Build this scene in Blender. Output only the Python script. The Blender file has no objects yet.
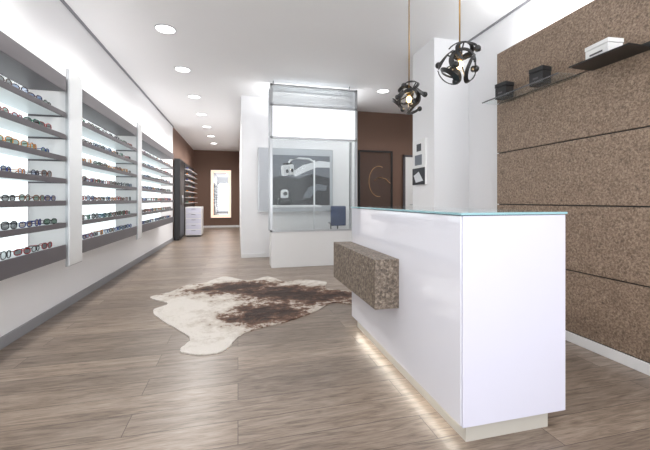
import bpy, bmesh, math, random
from mathutils import Vector, Matrix
from mathutils.geometry import tessellate_polygon
random.seed(7)
scene=bpy.context.scene
scene.view_settings.view_transform='Standard'
scene.view_settings.look='None'

# ---------------------------------------------------------------- materials
def mat(name,col=(0.8,0.8,0.8),rough=0.5,metal=0.0,emit=None,es=0.0,spec=0.5,alpha=1.0,trans=0.0,coat=0.0):
    m=bpy.data.materials.new(name); m.use_nodes=True
    b=m.node_tree.nodes['Principled BSDF']
    b.inputs['Base Color'].default_value=(*col,1)
    b.inputs['Roughness'].default_value=rough
    b.inputs['Metallic'].default_value=metal
    b.inputs['Specular IOR Level'].default_value=spec
    b.inputs['Alpha'].default_value=alpha
    b.inputs['Transmission Weight'].default_value=trans
    b.inputs['Coat Weight'].default_value=coat
    if emit:
        b.inputs['Emission Color'].default_value=(*emit,1)
        b.inputs['Emission Strength'].default_value=es
    return m
def srgb(r,g,b):
    f=lambda c:(c/255/12.92 if c/255<=0.04045 else ((c/255+0.055)/1.055)**2.4)
    return (f(r),f(g),f(b))
def nodes(m): return m.node_tree.nodes, m.node_tree.links, m.node_tree.nodes['Principled BSDF']

def plaster(name,col,rough=0.75):
    m=mat(name,col,rough); n,l,b=nodes(m)
    tc=n.new('ShaderNodeTexCoord'); no=n.new('ShaderNodeTexNoise'); no.inputs['Scale'].default_value=180
    l.new(tc.outputs['Object'],no.inputs['Vector'])
    bp=n.new('ShaderNodeBump'); bp.inputs['Strength'].default_value=0.04; bp.inputs['Distance'].default_value=0.01
    l.new(no.outputs['Fac'],bp.inputs['Height']); l.new(bp.outputs['Normal'],b.inputs['Normal'])
    return m
M_white=plaster('wall_paint_white',srgb(240,240,242))
M_ceil=plaster('ceiling_paint',srgb(247,247,248))
M_brown=plaster('wall_paint_brown',srgb(118,92,79))
M_grey=mat('grey_lacquer',srgb(88,84,88),0.45)
M_base=mat('baseboard_grey',srgb(150,150,154),0.5)
M_trimw=mat('trim_white',srgb(235,235,235),0.4)
M_gap=mat('shadow_gap_grey',srgb(140,140,145),0.6)
M_counter=mat('counter_white_gloss',srgb(232,233,242),0.04,coat=0.8,spec=.7)
M_countermatte=mat('counter_white_satin',srgb(216,216,232),0.25)
M_gtop=mat('counter_glass_top',srgb(150,192,200),0.03,coat=.5)
M_plinth=mat('plinth_cream',srgb(190,186,178),0.5)
M_black=mat('black_metal',(0.012,0.012,0.013),0.35)
M_blackbox=mat('black_card',(0.02,0.02,0.022),0.5)
M_alu=mat('aluminium',srgb(185,187,190),0.35,0.8)
M_glow=mat('lit_back_panel',(0.9,0.95,0.95),0.5,emit=(0.93,0.985,1.0),es=0.95)
M_lightbox=mat('lightbox_white',(0.95,0.95,0.97),0.5,emit=(0.95,0.97,1.0),es=0.6)
M_led=mat('led_strip',(1,1,1),0.5,emit=(1.0,0.97,0.86),es=14)
M_warmled=mat('mirror_led',(1,0.8,0.7),0.5,emit=(1.0,0.56,0.38),es=1.15)
M_mirror=mat('mirror_glass',(0.85,0.85,0.87),0.03,1.0)
M_slim=mat('slim_mirror_satin',(0.8,0.82,0.83),0.28,0.55)
M_bulb=mat('warm_bulb',(1,0.8,0.5),0.3,emit=(1.0,0.66,0.3),es=3)
M_brass=mat('brass_cord',srgb(165,130,75),0.35,0.8)
M_gold=mat('gold_logo',srgb(205,165,125),0.4,0.5)
M_blue=mat('chair_blue',srgb(40,60,100),0.7)
M_shelfw=mat('shelf_white',srgb(225,232,234),0.35)
M_dark=mat('equipment_dark',srgb(40,42,47),0.35)
M_equip=mat('equipment_white',srgb(238,240,243),0.3)
M_pane=mat('smoked_brown_glass',srgb(84,66,58),0.06)

def glassmat(name,col,fac):
    m=bpy.data.materials.new(name); m.use_nodes=True
    n=m.node_tree.nodes; l=m.node_tree.links; b=n['Principled BSDF']
    b.inputs['Base Color'].default_value=(*col,1); b.inputs['Roughness'].default_value=0.03
    t=n.new('ShaderNodeBsdfTransparent'); t.inputs['Color'].default_value=(0.95,0.97,0.97,1)
    mx=n.new('ShaderNodeMixShader'); mx.inputs['Fac'].default_value=fac
    l.new(t.outputs[0],mx.inputs[1]); l.new(b.outputs[0],mx.inputs[2])
    l.new(mx.outputs[0],n['Material Output'].inputs['Surface'])
    return m
M_glass=glassmat('clear_glass',srgb(205,210,214),0.08)
M_frost=glassmat('frosted_glass',srgb(215,218,222),0.5)

def hammered(name,dark,mid,light,sc=1.0,st=.7):
    m=mat(name,(0.3,0.25,0.2),0.5); n,l,b=nodes(m)
    tc=n.new('ShaderNodeTexCoord')
    v=n.new('ShaderNodeTexVoronoi'); v.inputs['Scale'].default_value=50*sc; v.feature='SMOOTH_F1'
    no=n.new('ShaderNodeTexNoise'); no.inputs['Scale'].default_value=62*sc; no.inputs['Detail'].default_value=5; no.inputs['Roughness'].default_value=0.65; no.inputs['Distortion'].default_value=.6
    n2=n.new('ShaderNodeTexNoise'); n2.inputs['Scale'].default_value=9; n2.inputs['Detail'].default_value=6; n2.inputs['Roughness'].default_value=.7
    for q in (no,n2,v): l.new(tc.outputs['Object'],q.inputs['Vector'])
    cr=n.new('ShaderNodeValToRGB'); e=cr.color_ramp.elements
    e[0].position=0.30; e[0].color=(*srgb(*dark),1); e[1].position=0.70; e[1].color=(*srgb(*light),1)
    x=cr.color_ramp.elements.new(0.5); x.color=(*srgb(*mid),1)
    l.new(no.outputs['Fac'],cr.inputs['Fac'])
    mx=n.new('ShaderNodeMixRGB'); mx.blend_type='MULTIPLY'; mx.inputs['Fac'].default_value=0.45
    c2=n.new('ShaderNodeValToRGB'); c2.color_ramp.elements[0].color=(.6,.57,.55,1); c2.color_ramp.elements[0].position=.35; c2.color_ramp.elements[1].position=.65
    l.new(n2.outputs['Fac'],c2.inputs['Fac']); l.new(cr.outputs[0],mx.inputs[1]); l.new(c2.outputs[0],mx.inputs[2])
    l.new(mx.outputs[0],b.inputs['Base Color'])
    ad=n.new('ShaderNodeMath'); ad.operation='ADD'; l.new(no.outputs['Fac'],ad.inputs[0]); l.new(v.outputs['Distance'],ad.inputs[1])
    bp=n.new('ShaderNodeBump'); bp.inputs['Strength'].default_value=st; bp.inputs['Distance'].default_value=0.006
    l.new(ad.outputs[0],bp.inputs['Height']); l.new(bp.outputs[0],b.inputs['Normal'])
    return m
M_ham=hammered('hammered_brown_panel',(82,68,57),(143,122,104),(180,160,140),1.1,.75)
M_ham2=hammered('hammered_brown_block',(54,47,41),(120,107,95),(176,163,147),.8,.95)

def wood():
    m=mat('oak_laminate',(0.4,0.33,0.28),0.34); n,l,b=nodes(m)
    tc=n.new('ShaderNodeTexCoord')
    br=n.new('ShaderNodeTexBrick'); br.inputs['Scale'].default_value=1.0
    br.inputs['Brick Width'].default_value=1.5; br.inputs['Row Height'].default_value=0.19
    br.inputs['Mortar Size'].default_value=0.0018; br.inputs['Mortar Smooth'].default_value=0.3
    br.offset=0.37; br.offset_frequency=2
    br.inputs['Color1'].default_value=(0,0,0,1); br.inputs['Color2'].default_value=(1,1,1,1); br.inputs['Mortar'].default_value=(0.5,0.5,0.5,1)
    l.new(tc.outputs['Object'],br.inputs['Vector'])
    ad=n.new('ShaderNodeVectorMath'); ad.operation='ADD'
    sc=n.new('ShaderNodeVectorMath'); sc.operation='SCALE'; sc.inputs['Scale'].default_value=7.0
    l.new(br.outputs['Color'],sc.inputs[0]); l.new(tc.outputs['Object'],ad.inputs[0]); l.new(sc.outputs[0],ad.inputs[1])
    def nz(sx,sy,scale,det,dist):
        mp=n.new('ShaderNodeMapping'); mp.inputs['Scale'].default_value=(sx,sy,1); l.new(ad.outputs[0],mp.inputs['Vector'])
        q=n.new('ShaderNodeTexNoise'); q.inputs['Scale'].default_value=scale; q.inputs['Detail'].default_value=det; q.inputs['Roughness'].default_value=0.6; q.inputs['Distortion'].default_value=dist
        l.new(mp.outputs[0],q.inputs['Vector']); return q
    no=nz(1.6,12,2.0,9,1.2); nf=nz(4,60,3.0,5,0.3)
    mxn=n.new('ShaderNodeMath'); mxn.operation='MULTIPLY_ADD'; mxn.inputs[1].default_value=.4; l.new(nf.outputs['Fac'],mxn.inputs[0])
    m2=n.new('ShaderNodeMath'); m2.operation='MULTIPLY'; m2.inputs[1].default_value=.6; l.new(no.outputs['Fac'],m2.inputs[0]); l.new(m2.outputs[0],mxn.inputs[2])
    cr=n.new('ShaderNodeValToRGB'); e=cr.color_ramp.elements
    e[0].position=0.34; e[0].color=(*srgb(92,80,70),1); e[1].position=0.64; e[1].color=(*srgb(167,153,140),1)
    x=e.new(0.48); x.color=(*srgb(139,124,111),1)
    l.new(mxn.outputs[0],cr.inputs['Fac'])
    tone=n.new('ShaderNodeMixRGB'); tone.blend_type='MULTIPLY'; tone.inputs['Fac'].default_value=1
    tr=n.new('ShaderNodeValToRGB'); tr.color_ramp.elements[0].color=(.70,.69,.69,1); tr.color_ramp.elements[1].color=(1.08,1.07,1.06,1)
    l.new(br.outputs['Color'],tr.inputs['Fac']); l.new(cr.outputs[0],tone.inputs[1]); l.new(tr.outputs[0],tone.inputs[2])
    mm=n.new('ShaderNodeMixRGB'); l.new(br.outputs['Fac'],mm.inputs['Fac']); l.new(tone.outputs[0],mm.inputs[1]); mm.inputs[2].default_value=(*srgb(66,55,48),1)
    l.new(mm.outputs[0],b.inputs['Base Color'])
    bp=n.new('ShaderNodeBump'); bp.inputs['Strength'].default_value=0.12; bp.inputs['Distance'].default_value=0.003
    l.new(mxn.outputs[0],bp.inputs['Height']); l.new(bp.outputs[0],b.inputs['Normal'])
    return m
M_wood=wood()

# ---------------------------------------------------------------- mesh builder
class MB:
    def __init__(s,name): s.name=name; s.bm=bmesh.new(); s.mats=[]
    def mi(s,m):
        if m not in s.mats: s.mats.append(m)
        return s.mats.index(m)
    def box(s,x0,x1,y0,y1,z0,z1,m,bev=0.0,M=None):
        mi=s.mi(m)
        r=bmesh.ops.create_cube(s.bm,size=1.0)
        vs=r['verts']
        for v in vs:
            v.co=Vector(((x0+x1)/2+v.co.x*(x1-x0),(y0+y1)/2+v.co.y*(y1-y0),(z0+z1)/2+v.co.z*(z1-z0)))
        fs=set(f for v in vs for f in v.link_faces)
        for f in fs: f.material_index=mi
        allv=vs
        if bev>0:
            es=list(set(e for v in vs for e in v.link_edges))
            r2=bmesh.ops.bevel(s.bm,geom=es,offset=bev,segments=2,affect='EDGES',profile=0.5)
            for f in r2['faces']: f.material_index=mi
            allv=list(set(v for f in r2['faces'] for v in f.verts)|set(v for v in vs if v.is_valid))
        if M is not None:
            bmesh.ops.transform(s.bm,matrix=M,verts=[v for v in allv if v.is_valid])
        return s
    def quad(s,pts,m):
        f=s.bm.faces.new([s.bm.verts.new(p) for p in pts]); f.material_index=s.mi(m)
    def poly(s,pts,m): s.quad(pts,m)
    def tube(s,p0,p1,r,m,seg=12,r2=None):
        p0=Vector(p0);p1=Vector(p1); d=p1-p0
        mi=s.mi(m)
        R=d.to_track_quat('Z','Y').to_matrix().to_4x4()
        r_=bmesh.ops.create_cone(s.bm,cap_ends=True,segments=seg,radius1=r,radius2=r if r2 is None else r2,depth=d.length,matrix=Matrix.Translation((p0+p1)/2)@R)
        for f in set(f for v in r_['verts'] for f in v.link_faces): f.material_index=mi; f.smooth=len(f.verts)==4
    def sphere(s,c,r,m,seg=20,sc=(1,1,1)):
        mi=s.mi(m)
        r_=bmesh.ops.create_uvsphere(s.bm,u_segments=seg,v_segments=seg//2,radius=r,matrix=Matrix.Translation(c)@Matrix.Diagonal((*sc,1)))
        for f in set(f for v in r_['verts'] for f in v.link_faces): f.material_index=mi; f.smooth=True
    def sweep(s,pts,r,m,closed=False,seg=6):
        mi=s.mi(m); n=len(pts); rings=[]
        for i,p in enumerate(pts):
            a=pts[(i-1)%n] if (closed or i>0) else pts[i]
            c=pts[(i+1)%n] if (closed or i<n-1) else pts[i]
            t=(Vector(c)-Vector(a)).normalized()
            up=Vector((1,0,0)) if abs(t.x)<0.9 else Vector((0,0,1))
            u=t.cross(up).normalized(); w=t.cross(u).normalized()
            rings.append([s.bm.verts.new(Vector(p)+r*(math.cos(k*2*math.pi/seg)*u+math.sin(k*2*math.pi/seg)*w)) for k in range(seg)])
        for i in range(n if closed else n-1):
            A=rings[i];B=rings[(i+1)%n]
            for k in range(seg):
                f=s.bm.faces.new([A[k],A[(k+1)%seg],B[(k+1)%seg],B[k]]); f.material_index=mi; f.smooth=True
    def done(s,parent=None):
        bmesh.ops.recalc_face_normals(s.bm,faces=s.bm.faces)
        me=bpy.data.meshes.new(s.name); s.bm.to_mesh(me); s.bm.free()
        for m in s.mats: me.materials.append(m)
        o=bpy.data.objects.new(s.name,me); scene.collection.objects.link(o)
        if parent: o.parent=parent
        return o
def simple(name,*a,**k):
    b=MB(name); b.box(*a,**k); return b.done()
def empty(name):
    e=bpy.data.objects.new(name,None); scene.collection.objects.link(e); e.empty_display_size=0.1; return e

# ---------------------------------------------------------------- room
XL=-1.80; XR=2.96; ZC=3.25; YF=-2.0; YB=15.5
simple('floor',-2.0,5.4,YF,YB+.2,-0.1,0,M_wood)
simple('ceiling',-2.0,5.4,YF,YB+.2,ZC,ZC+0.15,M_ceil)
simple('wall_left',XL-0.15,XL,YF,10.7,0,ZC,M_white)
simple('wall_left_rear',XL-0.15,XL,10.7,YB,0,ZC,M_brown)
simple('wall_back_corridor',XL-0.15,0.2,YB,YB+0.15,0,ZC,M_brown)
simple('wall_right',XR,XR+0.15,YF,4.6,0,ZC,M_white)
simple('wall_pillar',2.45,XR,4.03,4.6,0,ZC,M_white)
simple('wall_partition',0.06,2.5,7.2,7.32,0,ZC,M_white)
simple('wall_corridor_side',0.06,0.2,7.32,YB,0,ZC,M_white)
simple('wall_back_brown',2.3,5.3,7.8,7.95,0,ZC,M_brown)
simple('wall_right_rear',5.2,5.35,4.6,7.8,0,ZC,M_white)
simple('wall_niche',XR+0.15,5.35,4.45,4.6,0,ZC,M_white)
simple('baseboard_left',XL,XL+0.018,YF,10.7,0,0.09,M_base,bev=0.003)
simple('baseboard_partition',0.06,0.55,7.182,7.2,0,0.08,M_trimw,bev=0.003)
simple('baseboard_back',XL,0.06,YB-0.02,YB,0,0.08,M_trimw)
simple('trim_1',XL,XL+0.035,YF,10.7,ZC-0.012,ZC,M_gap)
simple('trim_2',XR-0.03,XR,YF,4.03,ZC-0.01,ZC,M_gap)
b=MB('window_1')
for x in (-1.8,-0.25,1.4,2.9): b.box(x,x+0.06,YF,YF+0.06,0,ZC,M_alu)
b.box(XL,XR,YF,YF+0.06,0,0.08,M_alu); b.box(XL,XR,YF,YF+0.06,2.6,2.68,M_alu); b.done()

# ---------------------------------------------------------------- right panel wall
b=MB('wall_right_cladding')
zs=[0.075,0.58,1.115,1.65,2.17,2.70]
b.box(2.665,XR,-1.9,3.13,0.0,2.69,M_blackbox)
for i in range(5):
    for y0,y1 in ((-1.9,0.55),(0.556,3.144)):
        b.box(2.65,2.672,y0,y1,zs[i]+0.005,zs[i+1]-0.005,M_ham,bev=0.002)
b.done()
simple('baseboard_right',2.632,2.652,-1.9,3.144,0,0.075,M_trimw,bev=0.003)

b=MB('glass_wall_shelf')
b.box(2.43,2.65,2.22,3.10,2.150,2.160,M_glass)
b.box(2.432,2.436,2.22,3.10,2.150,2.160,M_grey)
b.done()
b=MB('black_wall_shelf')
b.box(2.42,2.65,1.70,2.12,2.155,2.165,M_black); b.box(2.64,2.65,1.70,2.12,2.165,2.21,M_black); b.done()
def pack(name,x0,x1,y0,y1,z0,h,m,ang):
    bb=MB(name)
    c=Vector(((x0+x1)/2,(y0+y1)/2,0)); R=Matrix.Translation(c)@Matrix.Rotation(ang,4,'Z')@Matrix.Translation(-c)
    bb.box(x0,x1,y0,y1,z0,z0+h*0.72,m,bev=0.003,M=R)
    bb.box(x0-0.003,x1+0.003,y0-0.003,y1+0.003,z0+h*0.74,z0+h,m,bev=0.003,M=R)
    bb.box(x0-0.0045,x0-0.003,y0+0.04,y1-0.04,z0+h*0.3,z0+h*0.4,M_grey,M=R)
    return bb.done()
pack('eyewear_gift_box',2.50,2.60,2.86,2.99,2.161,0.15,M_blackbox,0.1)
pack('eyewear_gift_box',2.50,2.60,2.44,2.57,2.161,0.145,M_blackbox,0.1)
pack('white_display_box',2.48,2.60,1.86,2.04,2.166,0.115,M_trimw,-0.1)

# ---------------------------------------------------------------- counter
cnt=empty('reception_counter')
b=MB('body'); b.box(1.02,1.62,1.449,3.08,0.09,1.085,M_counter,bev=0.003); b.done(cnt)
b=MB('end_panel'); b.box(1.024,1.622,1.437,1.449,0.088,1.085,M_countermatte,bev=0.002); b.done(cnt)
b=MB('glass_top'); b.box(1.012,1.63,1.432,3.09,1.088,1.10,M_gtop,bev=0.002); b.done(cnt)
b=MB('plinth'); b.box(1.06,1.54,1.465,3.04,0,0.09,M_plinth); b.done(cnt)
b=MB('led_strip'); b.box(1.045,1.055,1.5,3.02,0.080,0.0885,M_led); b.done(cnt)
b=MB('textured_block'); b.box(0.852,1.02,2.10,3.10,0.455,0.775,M_ham2,bev=0.003); b.done(cnt)

# ---------------------------------------------------------------- cowhide
pts=[(-.808,4.748),(-1.011,4.52),(-.758,4.211),(-.862,3.984),(-.692,3.601),(-.499,3.317),(-.386,3.084),(-.43,2.859),(-.24,2.758),(-.09,2.812),(.016,3.072),(.211,3.216),(.452,3.317),(.774,3.543),(1.03,3.799),(1.245,3.714),(1.38,4.156),(1.12,4.45),(1.194,4.78),(.883,5.0),(.645,4.941),(.438,5.325),(.139,5.13),(-.19,5.481),(-.448,5.152),(-.681,5.034)]
def catmull(P,k=8):
    out=[]; n=len(P)
    for i in range(n):
        p0,p1,p2,p3=[Vector(P[(i+j)%n]) for j in (-1,0,1,2)]
        for s in range(k):
            t=s/k
            out.append(0.5*((2*p1)+(-p0+p2)*t+(2*p0-5*p1+4*p2-p3)*t*t+(-p0+3*p1-3*p2+p3)*t**3))
    return out
C=catmull(pts)
C=[p+Vector((random.uniform(-.006,.006),random.uniform(-.006,.006))) for p in C]
m=mat('cowhide_fur',(.8,.75,.7),0.8); n,l,bs=nodes(m)
tc=n.new('ShaderNodeTexCoord')
def mth(op,a,b_=None):
    q=n.new('ShaderNodeMath'); q.operation=op
    for i,v in enumerate((a,b_)):
        if v is None: continue
        if isinstance(v,(int,float)): q.inputs[i].default_value=v
        else: l.new(v,q.inputs[i])
    return q.outputs[0]
def blob(cx,cy,sx,sy,rot):
    mp=n.new('ShaderNodeMapping'); mp.vector_type='TEXTURE'
    mp.inputs['Location'].default_value=(cx,cy,0); mp.inputs['Rotation'].default_value=(0,0,rot); mp.inputs['Scale'].default_value=(sx,sy,1)
    l.new(tc.outputs['Object'],mp.inputs['Vector'])
    ln=n.new('ShaderNodeVectorMath'); ln.operation='LENGTH'; l.new(mp.outputs[0],ln.inputs[0])
    return mth('SUBTRACT',1.0,ln.outputs['Value'])
no=n.new('ShaderNodeTexNoise'); no.inputs['Scale'].default_value=4.5; no.inputs['Detail'].default_value=12; no.inputs['Roughness'].default_value=.8
l.new(tc.outputs['Object'],no.inputs['Vector'])
g=mth('MAXIMUM',blob(.62,4.3,1.0,.38,-.5),mth('MAXIMUM',blob(.3,3.62,.42,.38,.2),blob(-.02,4.78,.6,.27,.1)))
g=mth('MAXIMUM',g,-1.1)
s_=mth('ADD',mth('MULTIPLY',no.outputs['Fac'],3.4),mth('MULTIPLY',g,0.7))
cr=n.new('ShaderNodeValToRGB'); e=cr.color_ramp.elements
e[0].position=0.0; e[0].color=(*srgb(212,206,199),1); e[1].position=.85; e[1].color=(*srgb(48,30,23),1)
e.new(.4).color=(*srgb(184,174,163),1); e.new(.54).color=(*srgb(108,78,60),1)
mr=n.new('ShaderNodeMapRange'); mr.inputs['From Min'].default_value=1.1; mr.inputs['From Max'].default_value=2.3
l.new(s_,mr.inputs['Value']); l.new(mr.outputs[0],cr.inputs['Fac']); l.new(cr.outputs[0],bs.inputs['Base Color'])
n3=n.new('ShaderNodeTexNoise'); n3.inputs['Scale'].default_value=70; l.new(tc.outputs['Object'],n3.inputs['Vector'])
n4=n.new('ShaderNodeTexNoise'); n4.inputs['Scale'].default_value=6; l.new(tc.outputs['Object'],n4.inputs['Vector'])
bp=n.new('ShaderNodeBump'); bp.inputs['Strength'].default_value=.7; bp.inputs['Distance'].default_value=.012; l.new(n3.outputs['Fac'],bp.inputs['Height'])
bp2=n.new('ShaderNodeBump'); bp2.inputs['Strength'].default_value=.5; bp2.inputs['Distance'].default_value=.08; l.new(n4.outputs['Fac'],bp2.inputs['Height']); l.new(bp.outputs[0],bp2.inputs['Normal']); l.new(bp2.outputs[0],bs.inputs['Normal'])
bm=bmesh.new()
vt=[bm.verts.new((p.x,p.y,0.009)) for p in C]; vb=[bm.verts.new((p.x,p.y,0.0005)) for p in C]
N=len(C)
for tri in tessellate_polygon([[Vector((p.x,p.y,0)) for p in C]]):
    for vv in (vt,vb):
        try: bm.faces.new([vv[i] for i in tri])
        except ValueError: pass
for i in range(N): bm.faces.new([vb[i],vb[(i+1)%N],vt[(i+1)%N],vt[i]])
bmesh.ops.recalc_face_normals(bm,faces=bm.faces)
me=bpy.data.meshes.new('cowhide_rug'); bm.to_mesh(me); bm.free(); me.materials.append(m)
o=bpy.data.objects.new('cowhide_rug',me); scene.collection.objects.link(o)

# ---------------------------------------------------------------- eyewear display units
levels=[0.765+0.195*i for i in range(7)]
frame_cols=[(15,15,17),(28,24,26),(110,58,28),(150,30,34),(24,54,125),(60,60,64),(25,100,80),(190,120,45),(35,35,38),(70,42,28)]
GM=[mat('frame_%d'%i,srgb(*c),0.25) for i,c in enumerate(frame_cols)]
LM=[glassmat('lens_smoke',srgb(25,25,30),.8),glassmat('lens_brown',srgb(105,60,30),.75),glassmat('lens_green',srgb(20,90,60),.75),glassmat('lens_blue',srgb(20,85,150),.7),glassmat('lens_clear',srgb(150,165,170),.25)]
def specs(B,x,y,z,rot,fm,lm,w=.056,h=.042):
    def T(lx,ly,lz):
        return Vector((x+lx*math.cos(rot)-ly*math.sin(rot), y+lx*math.sin(rot)+ly*math.cos(rot), z+lz))
    for s in (-1,1):
        ring=[]
        for k in range(14):
            a=k*math.pi/7; ca,sa=math.cos(a),math.sin(a)
            ring.append(T(-abs(s*0.036+w/2*ca)*0.08, s*0.036+w/2*math.copysign(abs(ca)**.75,ca), h/2+0.004+h/2*math.copysign(abs(sa)**.75,sa)))
        B.sweep(ring,0.0035,fm,closed=True,seg=4)
        B.poly(ring,lm)
        B.sweep([T(-.004,s*.066,h*.8),T(-.03,s*.069,h*.8),T(-.09,s*.066,h*.72),T(-.125,s*.06,h*.35)],0.0026,fm,seg=4)
    B.sweep([T(0,-.009,h*.7),T(0.003,0,h*.8),T(0,.009,h*.7)],0.0028,fm,seg=4)
units=[(1.45,3.56),(3.92,5.80),(6.10,8.9)]
for ui,(y0,y1) in enumerate(units):
    u=empty('eyewear_display_shelf')
    b=MB('lit_back'); b.box(XL,-1.765,y0,y1,0.66,2.24,M_glow); b.done(u)
    b=MB('canopy'); b.box(XL,-1.48,y0-0.01,y1+0.01,2.12,2.25,M_grey,bev=0.003); b.done(u)
    b=MB('base_tray'); b.box(XL,-1.483,y0,y1,0.64,0.66,M_shelfw); b.box(-1.765,-1.495,y0,y1,0.66,0.755,M_shelfw); b.box(-1.495,-1.48,y0-0.01,y1+0.01,0.64,0.765,M_grey,bev=0.002)
    b.box(-1.765,-1.495,y0-0.01,y0,0.64,0.765,M_grey); b.done(u)
    b=MB('shelves')
    for z in levels[1:]:
        b.box(-1.765,-1.49,y0,y1,z-0.03,z-0.008,M_shelfw)
        b.box(-1.49,-1.48,y0-0.01,y1+0.01,z-0.044,z,M_grey,bev=0.0015)
        b.box(-1.765,-1.49,y0-0.01,y0,z-0.044,z,M_grey)
        b.box(-1.765,-1.49,y1,y1+0.01,z-0.044,z,M_grey)
    b.done(u)
    b=MB('eyeglasses')
    for li,z in enumerate(levels):
        zz=(z-0.008) if li else 0.755
        y=y0+0.1+random.uniform(0,.05)
        base=random.randrange(10)
        while y<y1-0.09:
            fm=GM[(base if random.random()<.4 else random.randrange(10))]
            specs(b,-1.53,y,zz+0.002,random.uniform(-.35,.2),fm,random.choice(LM),w=.059,h=random.uniform(.040,.056))
            y+=random.uniform(.165,.195)
    b.done(u)
for (a,c) in ((3.60,3.88),(5.84,6.06)):
    b=MB('slim_wall_mirror')
    b.box(XL,-1.50,a+0.05,c-0.05,0.7,2.2,M_trimw); b.box(-1.50,-1.475,a,c,0.56,2.34,M_alu,bev=0.003); b.box(-1.475,-1.470,a+0.008,c-0.008,0.57,2.33,M_slim); b.done()

# ---------------------------------------------------------------- glazed partition with light box
cab=empty('glazed_display_partition')
b=MB('base'); b.box(0.55,2.08,6.0,6.35,0,0.614,M_trimw,bev=0.004); b.done(cab)
b=MB('light_box'); b.box(0.56,2.07,6.0,6.30,2.25,2.76,M_lightbox,bev=0.004); b.done(cab)
b=MB('frame')
for x in (0.53,2.05):
    b.box(x,x+0.04,5.985,6.025,0.614,3.14,M_alu); b.box(x,x+0.04,6.31,6.35,0.614,3.14,M_alu)
for z in (0.614,2.215,2.77,3.11):
    b.box(0.53,2.09,5.985,6.015,z,z+0.03,M_alu)
b.box(0.53,2.09,6.32,6.35,3.11,3.14,M_alu)
for x in (0.6,2.0): b.tube((x,6.17,3.12),(x,6.17,ZC),0.008,M_alu)
b.box(0.53,2.09,6.015,6.32,3.12,3.135,M_frost)
b.done(cab)
b=MB('glass_pane'); b.box(0.57,2.05,6.003,6.009,0.64,2.22,M_glass); b.box(0.57,2.05,6.003,6.009,2.8,3.11,M_frost)
b.done(cab)

# large print behind the glass and eye-testing stand
b=MB('framed_wall_print')
b.box(0.39,1.95,7.155,7.185,0.92,2.22,M_alu)
L=mat('print_ground',srgb(190,194,200),.4); D=mat('print_dark',srgb(40,42,48),.4); G=mat('print_mid',srgb(112,117,126),.4); W=mat('print_light',srgb(225,228,232),.4)
b.box(0.41,1.93,7.15,7.155,0.94,2.20,L)
b.poly([(x,7.148,z) for x,z in [(.62,1.05),(1.88,1.05),(1.88,2.08),(.62,2.08)]],G)
b.poly([(x,7.146,z) for x,z in [(.62,1.05),(.62,1.58),(.85,1.66),(1.2,1.6),(1.5,1.7),(1.88,1.62),(1.88,1.05)]],D)
b.poly([(x,7.144,z) for x,z in [(1.05,1.72),(1.3,1.88),(1.65,1.98),(1.88,1.96),(1.88,1.84),(1.6,1.84),(1.35,1.74),(1.15,1.64)]],W)
b.poly([(x,7.143,z) for x,z in [(1.3,1.2),(1.42,1.42),(1.62,1.5),(1.82,1.46),(1.8,1.36),(1.6,1.36),(1.45,1.2)]],G)
b.done()
b=MB('phoropter_stand')
y=6.75
b.tube((1.46,y,0),(1.46,y,.04),.2,M_dark,24); b.tube((1.46,y,.04),(1.46,y,1.94),.016,M_equip)
b.sweep([(1.46,y,1.9),(1.36,y-.02,1.96),(1.15,y-.04,1.97),(.98,y-.05,1.93),(.92,y-.05,1.84)],.02,M_equip,seg=10)
R=Matrix.Translation((.93,y-.05,1.74))@Matrix.Rotation(math.radians(50),4,'Z')@Matrix.Rotation(math.radians(-9),4,'Y')
for sx in (-1,1):
    b.box(sx*.11-.095,sx*.11+.095,-.035,.035,-.11,.10,M_equip,bev=.035,M=R)
    c0=R@Vector((sx*.09,-.03,-.02)); c1=R@Vector((sx*.09,-.05,-.02)); b.tube(c0,c1,.035,M_dark,16)
b.box(-.13,.13,-.025,.025,.10,.14,M_dark,bev=.012,M=R)
b.box(.66,1.56,y-.2,y+.2,1.02,1.06,M_equip,bev=.01)
b.box(.74,1.0,y-.12,y+.12,1.06,1.2,M_dark,bev=.04); b.box(.80,.94,y-.1,y+.06,1.18,1.36,M_equip,bev=.04); b.tube((.87,y-.16,1.28),(.87,y-.08,1.28),.035,M_dark,16)
b.done()

# office chair
b=MB('office_chair')
cx,cy=1.97,6.62
b.box(cx-.19,cx+.19,cy-.2,cy+.2,.46,.53,M_blue,bev=.02)
b.box(cx-.16,cx+.16,cy+.17,cy+.21,.64,1.04,M_blue,bev=.018)
b.sweep([(cx,cy+.1,.46),(cx,cy+.24,.5),(cx,cy+.235,.8)],.014,M_black)
b.tube((cx,cy,.1),(cx,cy,.46),.025,M_black)
for k in range(5):
    a=k*2*math.pi/5; ex,ey=cx+.22*math.cos(a),cy+.22*math.sin(a)
    b.tube((cx,cy,.11),(ex,ey,.07),.015,M_black); b.sphere((ex,ey,.03),.028,M_black,12)
for s in (-1,1):
    b.sweep([(cx+s*.18,cy-.05,.5),(cx+s*.22,cy-.05,.55),(cx+s*.22,cy-.05,.7),(cx+s*.22,cy+.1,.71)],.012,M_black)
b.done()

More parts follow.
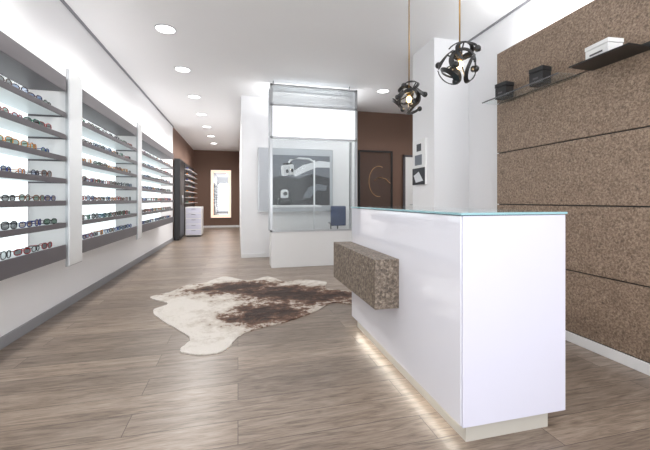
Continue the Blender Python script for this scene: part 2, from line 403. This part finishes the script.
# ---------------------------------------------------------------- framed glazed door, white door
b=MB('door_1')
for x in (2.73,3.55): b.box(x,x+.04,7.73,7.775,0,2.33,M_black,bev=.003)
b.box(2.73,3.59,7.73,7.775,2.29,2.33,M_black,bev=.003); b.box(2.73,3.59,7.73,7.775,0,.08,M_black)
b.box(2.77,3.55,7.748,7.756,.08,2.29,M_pane)
b.sweep([(3.24+.25*math.cos(a*math.pi/24),7.742,1.6+.36*math.sin(a*math.pi/24)) for a in range(9,38)],.009,M_gold)
b.sweep([(3.12,7.742,1.62),(3.25,7.742,1.70),(3.42,7.742,1.66),(3.53,7.742,1.56)],.010,M_gold)
b.done()
b=MB('door_2')
b.box(3.92,4.72,7.735,7.775,0,2.2,M_trimw,bev=.004)
b.box(3.87,3.92,7.725,7.775,0,2.25,M_grey); b.box(4.72,4.77,7.725,7.775,0,2.25,M_grey); b.box(3.87,4.77,7.725,7.775,2.2,2.25,M_grey)
b.tube((4.05,7.70,1.05),(4.17,7.70,1.05),.01,M_alu); b.tube((4.05,7.70,1.05),(4.05,7.74,1.05),.01,M_alu); b.done()

b=MB('pillar_poster')
b.box(2.415,2.45,4.2,4.54,1.37,1.99,M_trimw,bev=.003)
b.box(2.412,2.415,4.2,4.54,1.37,1.60,D); b.box(2.412,2.415,4.28,4.47,1.64,1.78,G); b.box(2.4115,2.415,4.3,4.42,1.83,1.93,D)
b.poly([(2.411,4.24,1.42),(2.411,4.36,1.55),(2.411,4.5,1.5),(2.411,4.44,1.40)],W)
b.done()

# ---------------------------------------------------------------- pendants
def pendant(x,y,z,R,seed):
    rnd=random.Random(seed)
    p=empty('pendant_lamp')
    b=MB('cord'); b.tube((x,y,z+R*.55),(x,y,ZC-.02),.005,M_brass); b.tube((x,y,ZC-.025),(x,y,ZC),.05,M_brass,24); b.tube((x,y,z+R*.2),(x,y,z+R*.62),.018,M_brass); b.done(p)
    b=MB('bulb'); b.sphere((x,y,z-.01),.024,M_bulb,16,(1,1,1.25)); b.done(p)
    b=MB('scroll_shade'); mi=b.mi(M_black)
    c=Vector((x,y,z))
    def ribbon(P,w0,w1,th=.006):
        n_=len(P); prev=None
        for i in range(n_):
            q=P[i]; t=(P[min(i+1,n_-1)]-P[max(i-1,0)]).normalized(); nn=q.normalized(); s=nn.cross(t).normalized()
            f=i/(n_-1)
            w=w0+(w1-w0)*f
            ring=[b.bm.verts.new(c+q+s*a*w/2+nn*bb*th/2) for a,bb in ((-1,-1),(1,-1),(1,1),(-1,1))]
            if prev:
                for k in range(4):
                    f=b.bm.faces.new([prev[k],prev[(k+1)%4],ring[(k+1)%4],ring[k]]); f.material_index=mi; f.smooth=False
            else: b.bm.faces.new(ring).material_index=mi
            prev=ring
        b.bm.faces.new(list(reversed(prev))).material_index=mi
    G_=(1+5**.5)/2; K=8
    for k in range(K):
        zz=1-2*(k+.5)/K; th=2*math.pi*k/G_+seed
        ax=Vector((math.sqrt(1-zz*zz)*math.cos(th),math.sqrt(1-zz*zz)*math.sin(th),zz*.9)).normalized()
        u=ax.orthogonal().normalized(); v=ax.cross(u)
        ph=rnd.uniform(0,6.28); sg=rnd.choice((-1,1)); P_=[]
        for i in range(26):
            f=i/25; a=ph+sg*f*4.6; rho=math.radians(16+36*f)
            rr=R*(1.0+0.22*math.sin(f*3+k))
            P_.append(rr*(ax*math.cos(rho)+(u*math.cos(a)+v*math.sin(a))*math.sin(rho)))
        ribbon(P_,.046,.016)
        q0=P_[13]; S=[q0*(1-.8*j/5)+Vector((0,0,.02*j/5)) for j in range(6)]
        b.sweep([c+q for q in S],.005,M_black)
        b.sphere(c+P_[0],.022,M_black,10)
    b.done(p)
    li=bpy.data.lights.new('pendant_glow','POINT'); li.energy=1.2; li.color=(1,.75,.45); li.shadow_soft_size=.03
    lo=bpy.data.objects.new('glow',li); lo.location=(x,y,z-.06); scene.collection.objects.link(lo); lo.parent=p
pendant(1.45,2.07,2.08,.118,1)
pendant(1.45,2.79,2.05,.118,4)

# ---------------------------------------------------------------- rear corridor
b=MB('drawer_cabinet')
b.box(-1.6,-1.12,11.7,12.3,0.05,.94,M_trimw,bev=.004); b.box(-1.57,-1.15,11.74,12.27,0,.05,M_grey)
for i in range(5): b.box(-1.585,-1.135,11.69,11.70,.075+i*.17,.225+i*.17,M_countermatte,bev=.002); b.box(-1.42,-1.3,11.675,11.69,.19+i*.17,.2+i*.17,M_grey)
b.done()
xr=XL+.03
b=MB('eyewear_rack')
b.box(xr,-1.72,12.4,15.1,0.0,2.4,M_blackbox)
for i in range(7): b.box(-1.72,-1.6,12.45,15.05,1.05+i*.19,1.065+i*.19,M_trimw)
for i in range(7):
    for k in range(12): b.box(-1.68,-1.63,12.5+k*.21,12.63+k*.21,1.067+i*.19,1.11+i*.19,random.choice(GM),bev=.01)
b.done()
b=MB('dark_tall_cabinet')
b.box(xr,-1.62,10.74,11.5,0.05,2.35,M_blackbox,bev=.005); b.box(xr,-1.65,10.76,11.46,0,.05,M_black)
b.box(-1.62,-1.61,10.76,11.1,.08,2.32,M_black,bev=.003); b.box(-1.62,-1.61,11.12,11.48,.08,2.32,M_black,bev=.003); b.tube((-1.59,11.07,1.0),(-1.59,11.07,1.3),.008,M_alu); b.tube((-1.59,11.15,1.0),(-1.59,11.15,1.3),.008,M_alu); b.done()
b=MB('illuminated_mirror')
b.box(-1.12,-.28,15.45,15.5,.4,2.43,M_alu)
b.box(-1.10,-.30,15.44,15.45,.42,2.41,M_warmled)
b.box(-1.00,-.40,15.432,15.44,.52,2.31,M_mirror); b.done()

# ---------------------------------------------------------------- lights
mat_disc=mat('downlight_disc',(1,1,1),.5,emit=(1,1,1),es=6)
def downlight(x,y,e=28,r=.115):
    p=empty('ceiling_downlight')
    b=MB('trim_ring'); 
    b.sweep([(x+r*math.cos(a*math.pi/16),y+r*math.sin(a*math.pi/16),ZC-.003) for a in range(32)],.008,M_alu,closed=True); b.done(p)
    b=MB('lamp_disc'); b.tube((x,y,ZC-.006),(x,y,ZC-.001),r-.004,mat_disc,28); b.done(p)
    li=bpy.data.lights.new('lamp','SPOT'); li.energy=e; li.spot_size=math.radians(160); li.spot_blend=.6; li.shadow_soft_size=.1; li.color=(1,.98,.95)
    lo=bpy.data.objects.new('lamp',li); lo.location=(x,y,ZC-.03); scene.collection.objects.link(lo); lo.parent=p
for y in (1.6,3.1,4.62,5.98,7.5,9.0,10.5,12.0,13.5): downlight(-.86,y,e=58 if y<7 else 130)
for x,y in ((2.70,6.24),(4.3,6.24),(1.0,-.6),(-.86,0.1)): downlight(x,y,e=65 if y>1 else 45)
def area(name,loc,rot,sx,sy,e,col=(1,1,1)):
    li=bpy.data.lights.new(name,'AREA'); li.shape='RECTANGLE'; li.size=sx; li.size_y=sy; li.energy=e; li.color=col
    o=bpy.data.objects.new(name,li); o.location=loc; o.rotation_euler=rot; scene.collection.objects.link(o); return o
area('storefront_fill',(.6,-2.3,1.5),(math.radians(120),0,0),4.6,2.8,165,(.96,.98,1))  # added fill behind the camera, tilted up to brighten the ceiling
U=math.radians(180)
for y0,y1 in units: area('ceiling_fill',(-1.60,(y0+y1)/2,2.27),(U,math.radians(-50),0),.12,y1-y0-.1,6)  # added fill above the display units, no fixture there, lifts the ceiling
area('ceiling_fill',(2.80,.6,2.72),(U,math.radians(20),0),.2,4.8,44)  # added upward fill over the cladding, brightens the ceiling
area('ceiling_fill',(1.3,6.6,2.8),(U,0,0),1.4,.3,14)  # added upward fill by the partition top, not a real lamp
w=bpy.data.worlds.new('World'); scene.world=w; w.use_nodes=True
w.node_tree.nodes['Background'].inputs[0].default_value=(.93,.96,1,1); w.node_tree.nodes['Background'].inputs[1].default_value=0.92

# ---------------------------------------------------------------- camera
cd=bpy.data.cameras.new('camera'); cam=bpy.data.objects.new('camera',cd); scene.collection.objects.link(cam)
cd.sensor_width=36; cd.lens=350/650*36; cd.shift_y=-25/650; cd.clip_start=.05
cam.location=(0,0,1.16); cam.rotation_euler=(math.radians(90),0,-math.atan(87/350))
scene.camera=cam
